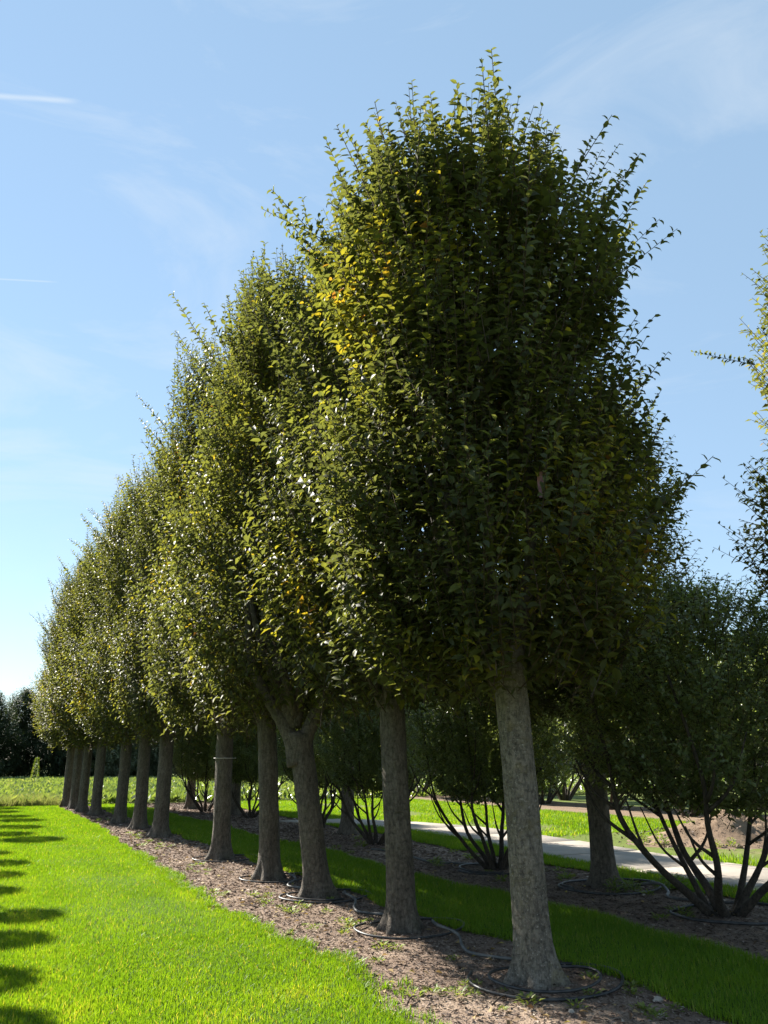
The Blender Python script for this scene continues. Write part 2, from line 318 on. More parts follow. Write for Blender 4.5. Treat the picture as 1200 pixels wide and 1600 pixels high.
# ------------------------------------------------------------------ grass and litter (nobody could count these)
def in_view(X, Y, pad):
    a = R(27.75); f = X * math.sin(a) + Y * math.cos(a); r = X * math.cos(a) - Y * math.sin(a)
    return (f > 2.5) & (np.abs(r) < f * .56 + pad)
def scatter(rng, f0, f1, v0, v1, dens, pad=1.2):
    vs_ = np.linspace(v0, v1, 200); wid = (f1(vs_) - f0(vs_)); n = int(dens * wid.mean() * (v1 - v0)); wmax = wid.max()
    Y = rng.uniform(v0, v1, int(n * wmax / wid.mean())); u = rng.uniform(0, wmax, len(Y)); A, B = f0(Y), f1(Y); k = u < (B - A); X = (A + u)[k]; Y = Y[k]
    k = in_view(X, Y, pad); return X[k], Y[k]
def blades(rng, X, Y, z, h, wd, three=False, lean=.45, tbias=0.0, tnoise=.14):
    n = len(X); hh = h * rng.uniform(.55, 1.25, n); az = rng.uniform(0, 6.28, n); ln = np.abs(rng.normal(0, lean, n)) * hh
    dx, dy = np.cos(az), np.sin(az); fa = rng.uniform(0, 6.28, n); sx, sy = np.cos(fa) * wd, np.sin(fa) * wd
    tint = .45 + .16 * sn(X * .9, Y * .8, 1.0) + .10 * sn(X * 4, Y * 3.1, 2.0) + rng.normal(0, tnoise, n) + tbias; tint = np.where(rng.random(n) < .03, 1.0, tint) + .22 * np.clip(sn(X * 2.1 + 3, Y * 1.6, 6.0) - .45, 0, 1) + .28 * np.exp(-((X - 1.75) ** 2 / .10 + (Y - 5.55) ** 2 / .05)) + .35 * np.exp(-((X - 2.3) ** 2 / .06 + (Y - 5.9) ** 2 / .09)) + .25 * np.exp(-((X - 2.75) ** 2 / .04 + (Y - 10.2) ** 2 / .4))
    o = np.full(n, z)
    if not three:
        V = np.stack([np.stack([X - sx, Y - sy, o], -1), np.stack([X + sx, Y + sy, o], -1), np.stack([X + dx * ln, Y + dy * ln, o + hh], -1)], 1)
        return V.reshape(-1, 3), (np.arange(n)[:, None] * 3 + np.arange(3)), np.repeat(tint, 3)
    mx_, my_ = X + dx * ln * .3, Y + dy * ln * .3
    V = np.stack([np.stack([X - sx, Y - sy, o], -1), np.stack([X + sx, Y + sy, o], -1), np.stack([mx_ - sx * .8, my_ - sy * .8, o + hh * .6], -1), np.stack([mx_ + sx * .8, my_ + sy * .8, o + hh * .6], -1), np.stack([X + dx * ln, Y + dy * ln, o + hh], -1)], 1)
    t = np.array([(0, 1, 3), (0, 3, 2), (2, 3, 4)])
    return V.reshape(-1, 3), (np.arange(n)[:, None, None] * 5 + t[None]).reshape(-1, 3), np.repeat(tint, 5)
def grass_obj(name, label, parts, material, cat='grass'):
    V, T, C, o = [], [], [], 0
    for v, t, c in parts: V.append(v); T.append(t + o); C.append(c); o += len(v)
    return tag(link(name, mesh_np(name, np.concatenate(V), tris=np.concatenate(T), material=material, tint=np.concatenate(C))), label, cat, kind='stuff')
rng = np.random.default_rng(7)
def fringe(f, amt):
    return lambda v: f(v) + amt
gp = []
for (v0, v1, d, h, wd, th) in ((2.6, 8.2, 9500, .043, .0027, True), (8.2, 13, 5200, .046, .0036, False), (13, 20, 3000, .050, .006, False), (20, 33.6, 1500, .060, .010, False)):
    X, Y = scatter(rng, K(-4.0), fringe(edge_lawn, .05), v0, v1, d); gp.append(blades(rng, X, Y, .005, h, wd, th))
# ragged tufts along the lawn's edge
ty = rng.uniform(4.4, 16, 420); tx = edge_lawn(ty) + np.abs(rng.normal(0, .11, 420)); ii = rng.integers(0, 420, 16000)
gp.append(blades(rng, tx[ii] + rng.normal(0, .035, 16000), ty[ii] + rng.normal(0, .035, 16000), -.012, .06, .003, True, .8, -.05))
grass_obj('lawn_grass', 'bright sunlit mown grass covering the broad open lawn', gp, M['grass'])
gp = []
for (v0, v1, d, h, wd, th) in ((2.6, 9, 5500, .06, .0036, False), (9, 16, 3200, .06, .006, False), (16, 33.6, 1500, .06, .010, False)):
    X, Y = scatter(rng, fringe(edge_s0, -.05), fringe(edge_s1, .06), v0, v1, d); gp.append(blades(rng, X, Y, .004, h, wd, th))
grass_obj('strip_grass', 'shaded mown grass strip between the two mulched tree rows', gp, M['grass'])
X, Y = scatter(rng, fringe(edge_r2, -.05), fringe(path_lo, -.03), 2, 33, 1800); grass_obj('verge_grass', 'grass edge running between the mulch and the concrete path', [blades(rng, X, Y, .004, .06, .007, False)], M['grass'])
X, Y = scatter(rng, fringe(path_hi, .05), K(18.3), 3, 34, 800)
k = (sn(X * .55, Y * .5, 5.0) + rng.normal(0, .22, len(X)) + np.where(Y > 15, .45, -.25)) > 0; X, Y = X[k], Y[k]
grass_obj('far_verge_grass', 'patchy grass on the open ground beyond the concrete path', [blades(rng, X, Y, -.03, .085, .012, False)], M['grass'])
X, Y = scatter(rng, K(-6.0), K(3.6), 33.0, 36.5, 900, 3); grass_obj('field_edge_grass', 'pale tall unmown grass along the edge of the crop field', [blades(rng, X, Y, -.04, .38, .012, False, .5)], M['dry_grass'])

def chips(rng, X, Y, z, lo, hi, wr=.28):
    n = len(X); ln = rng.uniform(lo, hi, n) * rng.choice([.6, 1, 1.6], n, p=[.5, .4, .1]); az = rng.uniform(0, 6.28, n); P = np.stack([X, Y, np.full(n, z) + rng.uniform(0, .014, n) + .012 * sn(X * 1.3, Y * 1.1, 3.0)], -1)
    D = np.stack([np.cos(az), np.sin(az), rng.normal(0, .16, n)], -1); N = np.stack([rng.normal(0, .35, n), rng.normal(0, .35, n), np.ones(n)], -1)
    V, t, q, k = leaf_geo(P, D, N, ln, ln * rng.uniform(.15, wr * 2.2, n), T4)
    tint = rng.beta(2.0, 2.6, n) + .10 * sn(X * 1.1, Y * .9, 4.0)
    return V, t, np.repeat(tint, k)
def bed(dn): 
    gp = []
    for (f0, f1, v0, v1, d, lo, hi) in dn:
        X, Y = scatter(rng, f0, f1, v0, v1, d); gp.append(chips(rng, X, Y, -.010, lo, hi))
    return gp
grass_obj('mulch_chips', 'brown bark chips and dry litter around the clipped tree row', bed([(fringe(edge_lawn, -.06), fringe(edge_s0, .06), 3, 9, 2100, .018, .045), (fringe(edge_lawn, -.06), fringe(edge_s0, .06), 9, 16, 1100, .025, .06), (fringe(edge_lawn, -.06), fringe(edge_s0, .06), 16, 34, 400, .04, .10)]), M['chip'], 'mulch')
grass_obj('mulch_chips', 'brown bark chips and dry litter under the multi-stemmed shrubs', bed([(fringe(edge_s1, -.06), fringe(edge_r2, .06), 2, 12, 1000, .022, .06), (fringe(edge_s1, -.06), fringe(edge_r2, .06), 12, 34, 350, .04, .10)]), M['chip'], 'mulch')

# dry leaves dropped on the mulch and along the lawn's edge
n = 900; Y = rng.uniform(3.5, 20, n); X = np.where(rng.random(n) < .8, rng.uniform(2.75, 4.75, n), rng.uniform(6.3, 8.7, n)); n = len(X); az = rng.uniform(0, 6.28, n)
V, t_, q_, k_ = leaf_geo(np.stack([X, Y, .008 + .012 * sn(X * 1.3, Y * 1.1, 3.0) + rng.uniform(0, .012, n)], -1), np.stack([np.cos(az), np.sin(az), rng.normal(0, .2, n)], -1), np.stack([rng.normal(0, .4, n), rng.normal(0, .4, n), np.ones(n)], -1), rng.uniform(.04, .085, n), rng.uniform(.025, .05, n), T5)
tag(link('leaf_litter', mesh_np('leaf_litter', V, tris=t_, material=M['litter'], tint=np.repeat(rng.random(n), k_))), 'curled dry leaves scattered over the bark mulch', 'leaf litter', kind='stuff')

# ------------------------------------------------------------------ crowns
PROFILE = [(0.0, .60), (.02, .86), (.06, .96), (.14, 1.05), (.26, 1.10), (.38, 1.07), (.50, .98), (.66, .94), (.80, .88), (.90, .72), (.96, .54), (1.0, .28)]
def crown_shoots(rng, n, z0, z1, rx, ry, lump=.10, up=.9, length=(.5, .95), profile=PROFILE, inner=.35, z_pow=1.0):
    pz, pr = zip(*profile); s = rng.random(n * 3); keep = rng.random(n * 3) < np.interp(s, pz, pr) + .12; s = s[keep][:n]; n = len(s)
    th = rng.uniform(0, 2 * math.pi, n); ph = rng.uniform(0, 6.28, 4)
    lumpf = 1 + lump * (np.sin(3 * th + ph[0] + s * 5) * .5 + np.sin(5 * th + ph[1] - s * 11) * .35 + np.sin(s * 17 + ph[2] + 2 * th) * .4 + np.sin(7 * th + s * 29 + ph[3]) * .3)
    rr = np.interp(s, pz, pr) * lumpf; dep = 1 - inner * np.abs(rng.normal(0, .55, n)); dep = np.clip(dep - .12, .12, 1)
    z = z0 + (z1 - z0) * s
    outw = np.stack([np.cos(th), np.sin(th), np.zeros(n)], -1); L_ = rng.uniform(*length, n)
    P = np.stack([np.cos(th) * rx * rr * dep, np.sin(th) * ry * rr * dep, z], -1)
    upw = up * (.35 + .9 * s) + .15
    D = norm(outw * rng.uniform(.35, .9, (n, 1)) + np.array([0, 0, 1.0]) * upw[:, None] + rng.normal(0, .22, (n, 3)))
    B = P - D * (L_ * .55)[:, None]
    return B, D, L_
def patch(seed):
    a = np.random.default_rng(seed).uniform(0, 6.28, 6)
    return lambda P: np.clip(np.sin(P[..., 0] * 1.5 + a[0]) * np.sin(P[..., 2] * 1.3 + a[1]) + .6 * np.sin(P[..., 1] * 2.3 + P[..., 2] * 1.9 + a[2]) + .1, 0, 1.4)
def make_crown(name, seed, n, npl, leafL, T, z0, z1, rx, ry, material, autumn=.28, bend=.12, wr=.56, tr=.006, **k):
    rng = np.random.default_rng(seed); B, D, L_ = crown_shoots(rng, n, z0, z1, rx, ry, **k)
    V, tri, q, tint, poly = shoots_to_leaves(rng, B, D, L_, npl, leafL, T, bend, wr, autumn, patch(seed))
    cm = mesh_np(name, V, tris=tri, quads=q, material=material, tint=tint)
    SV, SQ = sticks(poly, tr, tr * .4); sm = mesh_np('twigs', SV, quads=SQ, material=M['twig'])
    return cm, sm
CZ0, CZ1, CRX, CRY = 2.32, 8.05, 1.56, 1.40
CROWN = [make_crown('crown', 11, 2450, 16, .116, T8, CZ0, CZ1, CRX, CRY, M['leaf'], autumn=.18, lump=.19)] + \
        [make_crown('crown', 20 + i, 1750, 15, .118, T5, CZ0, CZ1, CRX, CRY, M['leaf'], autumn=.22, lump=.19) for i in range(3)]
# long shoots that stand out of the crowns: five shapes, shared
SHOOT = []
for i in range(6):
    r_ = np.random.default_rng(60 + i); ln = .75 + .10 * i
    V, tri, q, tint, poly = shoots_to_leaves(r_, np.zeros((1, 3)), norm(np.array([[.10 * r_.normal(), .10 * r_.normal(), 1.0]])), np.array([ln]), 19 + 3 * i, .138, T8, .05, .54)
    SV, SQ = sticks(poly, .008, .003, 4); o = len(V)
    V = np.concatenate([V, SV]); q2 = np.concatenate([q, SQ + o]); tint = np.concatenate([tint, np.full(len(SV), .95)])
    me = mesh_np('shoot', V, tris=tri, quads=q2, material=M['leaf'], tint=tint); me.materials.append(M['twig'])
    mi = np.zeros(len(me.polygons), dtype=np.int32); mi[-len(SQ):] = 1; me.polygons.foreach_set('material_index', mi); SHOOT.append(me)

def trunk_mesh(seed, r0, h, lean, material, segs=40, rings=46, flare=.85):
    """trunk with buttressed root flare; lean = sideways shift (x, y) at height h"""
    rr = np.random.default_rng(seed); ph = rr.uniform(0, 6.28, 8); s = np.linspace(0, 1, rings) ** 1.5
    z = -.06 + s * (h + .06); th = np.arange(segs) * 2 * math.pi / segs; Z, TH = np.meshgrid(z, th, indexing='ij'); zz = np.maximum(Z, 0)
    fl = np.exp(-zz / .13); lob = .55 + .45 * np.cos(TH * 5 + ph[0] + .6 * np.sin(TH + ph[1])); 
    r = r0 * (1.0 - .06 * zz / h + flare * fl * (.10 + 1.25 * lob) * .74 + .03 * np.exp(-zz / .4))
    r = r * (1 + .030 * np.sin(3 * TH + Z * 2.1 + ph[2]) + .022 * np.sin(7 * TH + ph[3] + np.sin(Z * 3)) + .014 * np.sin(Z * 9 + ph[4] + 2 * TH) + rr.normal(0, .008, Z.shape))
    r = r * (1 + .10 * np.clip((Z - h * .86) / (h * .14), 0, 1) ** 1.5)
    t = np.clip(zz / h, 0, 1); X = np.cos(TH) * r + lean[0] * t ** 1.15; Y = np.sin(TH) * r + lean[1] * t ** 1.15
    i = np.arange(rings - 1)[:, None] * segs; j = np.arange(segs)[None]; j2 = (j + 1) % segs
    Q = np.stack([i + j, i + j2, i + segs + j2, i + segs + j], -1).reshape(-1, 4); V = np.stack([X, Y, Z], -1).reshape(-1, 3); n = len(V)
    V = np.concatenate([V, [(lean[0], lean[1], h + .05)]]); Tn = [(n, (rings - 1) * segs + k, (rings - 1) * segs + (k + 1) % segs) for k in range(segs)]
    return mesh_np('trunk', V, tris=Tn, quads=Q, material=material, smooth=True)
def limb_mesh(seed, spread, top, r0, material):
    rr = random.Random(seed); pts = [(0, 0, -.25), (spread * .35, rr.uniform(-.05, .05), .25), (spread * .75, rr.uniform(-.1, .1), .9), (spread * .95, rr.uniform(-.1, .1), top * .5), (spread * 1.05, rr.uniform(-.15, .15), top)]
    P = catmull(pts, 5); n = len(P); return mesh_np('limb', *(lambda a: (a[0], a[2], a[1]))(tube(P, [r0 * (1 - .85 * i / (n - 1)) for i in range(n)], 9, .05, rr)), material=material, smooth=True)
LIMB = [limb_mesh(i, .35 + .12 * i, 4.2 - .25 * i, .085 - .004 * i, M['bark']) for i in range(5)]
ORD = ['first', 'second', 'third', 'fourth', 'fifth', 'sixth', 'seventh', 'eighth', 'ninth', 'tenth', 'eleventh', 'twelfth']

def row_tree(name, label, group, loc, r0, lean, crown_i, rz, sc, material, seed, nshoots=0, fork=False, csc=(1, 1, 1), htr=2.62, tilt_c=.0):
    root = empty(name, loc); tag(root, label, 'tree', group)
    tr = link('trunk', trunk_mesh(seed, r0, htr if not fork else 1.95, lean if not fork else tuple(x * .75 for x in lean), material), root)
    rr = random.Random(seed)
    for k in range(6):
        lo = link('limb', LIMB[k % 5], tr, (lean[0] * .93, lean[1] * .93, 2.30 + .1 * (k % 3)), rz=k * 1.05 + rr.uniform(-.3, .3), sc=rr.uniform(.9, 1.1))
    if fork:
        for sx, px in ((-1, .62), (1, .42)):
            bx, by = lean[0] * .74, lean[1] * .74   # the fork opens across the row
            pts = [(bx + sx * .03, by, 1.55)] + [(bx + sx * px * f * .885, by - sx * px * f * .46, zz) for f, zz in ((.16, 1.85), (.42, 2.15), (.80, 2.5), (1.15, 3.0), (1.3, 4.2))]
            P = catmull(pts, 5); n = len(P); a = tube(P, [.125 - .085 * i / (n - 1) for i in range(n)], 14, .03, rr)
            link('fork_limb', mesh_np('fork_limb', a[0], a[2], a[1], material=material, smooth=True), tr)
    cr = link('crown', CROWN[crown_i][0], root, (lean[0] * 1.05, lean[1] * 1.05, CZ0 - CZ0 * csc[2] * sc + (.10 if fork else 0)), rz, tuple(c * sc for c in csc)); tag(cr, kind='stuff')
    cr.rotation_euler = (-.466 * tilt_c, -.885 * tilt_c, rz)
    tw = link('twigs', CROWN[crown_i][1], cr); tag(tw, kind='stuff')
    pz, pr = zip(*PROFILE)
    for k in range(nshoots):
        if k % 6 < 4: s = rr.uniform(.66, .89)
        else: s = rr.uniform(.12, .8)
        th = rr.uniform(0, 6.283); q = float(np.interp(s, pz, pr)) * rr.uniform(.55 if s > .78 else .86, .98)
        o = link('shoot', SHOOT[rr.randrange(6)], cr, (math.cos(th) * CRX * q, math.sin(th) * CRY * q, CZ0 + (CZ1 - CZ0) * s - .05))
        tilt = rr.uniform(.08, .5) if s > .78 else rr.uniform(.5, 1.05)
        o.rotation_mode = 'XYZ'; o.rotation_euler = (0, tilt, th + rr.uniform(-.4, .4)); o.scale = (rr.uniform(.65, .92),) * 3
    return root

G1 = 'clipped trees in the row beside the lawn'
ROW1 = [  # (x, y), trunk radius, lean
    ((4.19, 5.44), 0.142, (-.10, .04), 'lichen'), ((4.20, 7.60), 0.143, (-.10, .05), 0), ((4.21, 9.78), 0.158, (-.36, .15), 'fork'), ((4.21, 11.55), 0.148, (-.16, .05), 0),
    ((4.27, 14.2), 0.155, (-.08, .0), 'wire'), ((4.25, 18.9), 0.165, (-.03, .0), 0), ((4.27, 21.4), 0.158, (-.05, 0), 0), ((4.19, 23.7), 0.155, (-.02, 0), 0),
    ((4.10, 27.6), 0.155, (-.02, 0), 0), ((3.96, 29.6), 0.150, (-.03, 0), 0), ((3.92, 31.5), 0.150, (-.06, 0), 0), ((3.84, 33.2), 0.150, (-.05, 0), 0)]
LB1 = {0: 'tall clipped tree with grey lichen-speckled trunk inside two black hose rings', 2: 'leaning tree in the mulched row whose dark trunk forks below the crown', 4: 'tree in the lawn-side row with a pale wire band around its trunk',
       11: 'last tree of the lawn-side row, standing where the crop field begins'}
for i, (xy, r0, lean, kind) in enumerate(ROW1):
    lab = LB1.get(i, ORD[i] + ' tree of the lawn-side row counting the lichen-speckled trunk as first')
    rr = random.Random(100 + i)
    t_ = row_tree('clipped_tree', lab, G1, (*xy, 0), r0, lean, 0 if i == 0 else 1 + (i * 2) % 3, 0 if i == 0 else (0, math.pi)[i % 2], 1.0, M['bark_lichen'] if kind == 'lichen' else M['bark'], 200 + i,
                  nshoots=130 if i == 0 else (60 if i < 4 else (40 if i < 8 else 20)), fork=kind == 'fork', tilt_c=.034 if i == 0 else rr.uniform(.0, .02), csc=(1.03, 1.03, .95) if i == 0 else (rr.uniform(.97, 1.06) + (.1 if i > 6 else 0), rr.uniform(.92, 1.04) + (.1 if i > 4 else 0), rr.uniform(-.02, .02) + [0, 1.04, 1.10, 1.27, 1.31, 1.25, 1.22, 1.22, 1.2, 1.17, 1.14, 1.1][i]))
    if kind == 'wire':
        P = [(math.cos(a) * .196 - .035, math.sin(a) * .196, 1.66) for a in np.linspace(0, 6.283, 25)]; a = tube(P, [.006] * 25, 5)
        link('tie_wire', mesh_np('tie_wire', a[0], a[2], a[1], material=M['wire']), t_)

# second row: the same kind of tree between multi-stemmed shrubs
G2 = 'clipped trees in the shrub row'
for i, (xy, r0, lab) in enumerate([((8.02, 3.86), .17, 'tree of the shrub row standing before the widest multi-stemmed shrub'), ((7.96, 8.73), .153, 'tree between two multi-stemmed shrubs with weeds around its root flare'),
                                   ((8.25, 17.5), .153, 'third tree of the shrub row, beside a shrub with bent low stems'), ((8.02, 25.4), .153, 'fourth tree of the shrub row, its trunk rising behind slim stems'), ((7.6, 29.4), .153, 'last tree of the shrub row beside the crop field')]):
    row_tree('clipped_tree', lab, G2, (*xy, 0), r0, (-.04, .02), [2, 3, 1, 2, 3][i], [math.pi, 0, 0, math.pi, 0][i], .98, M['bark'], 300 + i, nshoots=12 if i < 1 else 24, csc=((1.0, 1, .90), (1.16, 1.12, .86), (.8, .8, .5), (.8, .8, .5), (.8, .8, .5))[i])

# ------------------------------------------------------------------ multi-stemmed shrubs
SP = [(0.0, .40), (.05, .72), (.15, .93), (.32, 1.0), (.55, .97), (.74, .84), (.88, .58), (1.0, .15)]
SHC = [make_crown('crown', 70 + i, 2300, 14, .082, T4, 1.12, 3.75, 1.66, 1.58, M['shrub_leaf'], autumn=.2, bend=.1, wr=.62, tr=.004, length=(.25, .55), profile=SP, lump=.16, up=.6, inner=.6) for i in range(2)]
def shrub_stems(seed, n=7):
    rr = random.Random(seed); ms = []
    for k in range(n):
        az = k * 6.283 / n + rr.uniform(-.3, .3); sp = rr.uniform(.35, 1.1); top = rr.uniform(2.0, 2.9); c, s = math.cos(az), math.sin(az); b = rr.uniform(.06, .14)
        def q(r, z, j=.05): return (c * r + rr.uniform(-j, j), s * r + rr.uniform(-j, j), z)
        main = catmull([q(b, -.06, .01), q(b + sp * .22, .20, .03), q(b + sp * .58, .55, .06), q(b + sp * .84, 1.0, .08), q(b + sp * .95, 1.5, .12), q(b + sp * 1.15, top, .1)], 4); m_ = len(main); r0 = rr.uniform(.036, .056)
        parts = [tube(main, [r0 * (1 - .72 * i / (m_ - 1)) + (.02 * math.exp(-i / 2.)) for i in range(m_)], 7, .08, rr)]
        for _ in range(4):
            i0 = rr.randrange(7, m_ - 5); p = main[i0]; a2 = az + rr.uniform(-1.3, 1.3); l2 = rr.uniform(.35, .7)
            br = catmull([p, p + Vector((math.cos(a2) * l2 * .5, math.sin(a2) * l2 * .5, l2 * .45)), p + Vector((math.cos(a2) * l2 * .85, math.sin(a2) * l2 * .85, l2 * 1.25))], 4); nb = len(br)
            parts.append(tube(br, [r0 * .5 * (1 - .7 * i / (nb - 1)) for i in range(nb)], 5, .05, rr))
        V, T_, Q_ = merge(parts); ms.append(mesh_np('stem', V, tris=T_, quads=Q_, material=M['stem'], smooth=True))
    return ms
STEMS = [shrub_stems(80 + i, 7 + i) for i in range(2)]
def shrub(label, group, loc, k, rz, sc, name='multi_stem_shrub', stems=True, zs=1.0):
    root = empty(name, (*loc, 0), rz, (sc, sc, sc * zs)); tag(root, label, 'shrub', group)
    cr = link('crown', SHC[k][0], root); tag(cr, kind='stuff'); tag(link('twigs', SHC[k][1], cr), kind='stuff')
    for me in STEMS[k]: link('stem', me, root)
    return root
G3 = 'multi-stemmed shrubs in the second row'
for i, (xy, sc, rz, lab) in enumerate([((7.78, 6.62), 1.12, .3, 'widest multi-stemmed shrub, dark stems fanning out in front of the soil mound'), ((7.75, 10.9), .92, 2.2, 'multi-stemmed shrub beside the tree with weedy roots, its base in sunny mulch'),
                                       ((7.8, 15.2), .92, 4.0, 'multi-stemmed shrub third from the soil mound along the second row'), ((8.4, 19.5), .92, 1.0, 'multi-stemmed shrub just past the third tree of its row'), ((8.0, 23.9), .92, 5.0, 'slim-stemmed shrub before the fourth tree of its row'),
                                       ((7.65, 27.6), .92, 3.0, 'multi-stemmed shrub nearest the crop field in the second row')]):
    shrub(lab, G3, xy, i % 2, rz, sc, zs=.88 if i == 0 else 1.0)
for i, (x, y, sc) in enumerate([(20.2, 9.5, 1.25), (20.4, 13.5, 1.3), (20.0, 18.0, 1.3), (20.6, 22.0, 1.35), (20.9, 26.0, 1.3), (20.2, 30.0, 1.35), (19.7, 34.0, 1.35), (24.5, 29.0, 1.5), (26, 20.0, 1.5), (24.6, 12, 1.5), (25, 37.0, 1.5)]):
    shrub('dark round-headed shrub in the far row beyond the concrete path', 'shrubs in the far row beyond the path', (x, y), i % 2, i * 1.7, sc, zs=1.1)

# ------------------------------------------------------------------ unseen row to the left, flat crowns invented to cast the lawn's scalloped shadow
NC = make_crown('crown', 91, 420, 13, .10, T4, -1.0, 1.0, 1.0, 1.0, M['leaf'], autumn=.2, lump=.12, profile=[(0, .25), (.1, .6), (.3, .92), (.5, 1), (.7, .92), (.9, .6), (1, .2)], length=(.3, .5))
cot = 1 / math.tan(R(SUN_EL)); hx, hy = -math.sin(R(SUN_AZ)), math.cos(R(SUN_AZ))
for i, (tx, ty, h, rd) in enumerate([(.80, 4.75, 4.0, .42), (.86, 6.0, 4.0, .42), (.86, 7.2, 4.1, .42), (1.12, 8.7, 4.6, .46), (1.34, 9.9, 5.2, .46), (1.05, 11.9, 4.6, .42), (1.18, 13.5, 5.2, .44), (1.36, 14.9, 5.6, .46), (1.2, 16.6, 5.6, .5), (2.38, 19.0, 8.4, .75), (1.9, 20.6, 7.8, .6), (2.25, 22.6, 8.6, .7), (2.5, 25.1, 9.2, .75), (2.35, 27.0, 9.2, .75), (2.2, 29.5, 9.2, .75), (2.3, 31.6, 9.4, .75)]):
    Lh = h * cot; x = tx - rd - hx * Lh; y = ty + hy * Lh
    root = empty('shadow_tree', (x, y, 0), i * 1.3); tag(root, 'unseen slim-stemmed tree, its flat crown made up to dapple the lawn edge', 'tree', 'unseen shadow-casting trees across the lawn')
    cr = link('crown', NC[0], root, (0, 0, h), 0, (rd, rd, rd * .42)); tag(cr, kind='stuff'); tag(link('twigs', NC[1], cr), kind='stuff')
    a = tube([(0, 0, -.05), (.02, 0, h * .3), (-.01, .02, h * .7), (0, 0, h)], [.05, .036, .03, .02], 8); link('trunk', mesh_np('trunk', a[0], a[2], a[1], material=M['bark'], smooth=True), root)

# ------------------------------------------------------------------ far tree line
FP = [(0, .75), (.1, .95), (.4, 1.0), (.65, .85), (.85, .55), (1, .12)]
FC = [make_crown('crown', 95 + i, 2600, 12, .24, T4, .2, 8.6, 3.1, 3.0, M['far_leaf'], autumn=.1, profile=FP, lump=.22, length=(.7, 1.3), inner=.7, tr=.012) for i in range(2)]
FT = trunk_mesh(410, .28, 5.5, (0, 0), M['bark'], 12, 10)
rr = random.Random(9)
for i, x in enumerate(np.arange(-36, 112, 3.4)):
    root = empty('hedgerow_tree', (x + rr.uniform(-.8, .8), 84 + rr.uniform(-2, 3), 0), rr.uniform(0, 6), (rr.uniform(1.15, 1.35), rr.uniform(1.1, 1.3), rr.uniform(.92, 1.08))); tag(root, 'tall dark evergreen tree in the hedgerow behind the crop field', 'tree', 'trees in the hedgerow behind the field')
    tag(link('crown', FC[i % 2][0], root), kind='stuff'); link('trunk', FT, root)
PC = make_crown('crown', 98, 1300, 10, .26, T4, .6, 6.4, 2.6, 2.6, M['pale_leaf'], autumn=.1, profile=FP, lump=.22, length=(.6, 1.1), inner=.7, tr=.012)
for x, y in ((13.0, 77), (17.6, 78)):
    root = empty('pale_tree', (x, y, 0)); tag(root, 'pale grey-green tree standing in front of the dark hedgerow', 'tree', 'pale trees before the hedgerow'); tag(link('crown', PC[0], root), kind='stuff'); link('trunk', FT, root, sc=(.6, .6, .7))

# crop field: rosettes of broad leaves
rng = np.random.default_rng(31)
npl = 15000; Y = 33.6 + 46 * rng.random(npl) ** 1.25; X = rng.uniform(-14, 60, npl); k = in_view(X, Y, 4); X, Y = X[k], Y[k]; Y = np.round(Y / .5) * .5 + rng.normal(0, .06, len(Y)); n = len(X); q = 8
az = (np.arange(q) * 2.4)[None] + rng.uniform(0, 6.28, (n, 1)); el = rng.uniform(.35, 1.25, (n, q)); D = np.stack([np.cos(az) * np.cos(el), np.sin(az) * np.cos(el), np.sin(el)], -1).reshape(-1, 3)
P = np.repeat(np.stack([X, Y, np.full(n, -.03)], -1), q, 0) + D * .12; N = np.stack([-D[:, 0] * .5, -D[:, 1] * .5, np.full(len(D), .8)], -1) + rng.normal(0, .35, D.shape); Ln = rng.uniform(.24, .42, n * q)
tt = np.repeat(rng.normal(.5, .12, n) + .14 * sn(X * .3, Y * .35), q) + rng.normal(0, .16, n * q)
V, tri, _, kk = leaf_geo(P, D, N, Ln, Ln * .62, T4)
tag(link('crop_leaves', mesh_np('crop_leaves', V, tris=tri, material=M['beet_leaf'], tint=np.repeat(tt, kk))), 'broad-leaved green crop filling the field behind the tree rows', 'crop', kind='stuff')
# a pointed weed that stands above the crop
r_ = np.random.default_rng(5); n = 420; s = r_.random(n) ** .7; th = r_.uniform(0, 6.28, n); rd = .30 * (1 - s) ** .8 + .02
P = np.stack([np.cos(th) * rd * .7, np.sin(th) * rd * .7, s * 1.9], -1); D = np.stack([np.cos(th), np.sin(th), r_.uniform(-.1, .6, n)], -1)
V, tri, _, kk = leaf_geo(P, D, np.stack([-D[:, 0], -D[:, 1], np.ones(n)], -1), np.full(n, .15), np.full(n, .07), T4)
root = empty('tall_weed', (4.9, 62, -.04)); tag(root, 'pointed tall green weed rising above the crop before the dark hedgerow', 'plant'); link('foliage', mesh_np('foliage', V, tris=tri, material=M['weed'], tint=np.repeat(r_.random(n), kk)), root)
a = tube([(0, 0, -.02), (.01, 0, 1.0), (0, 0, 1.85)], [.02, .014, .004], 5); link('stalk', mesh_np('stalk', a[0], a[2], a[1], material=M['weed'], tint=np.full(len(a[0]), .5)), root)

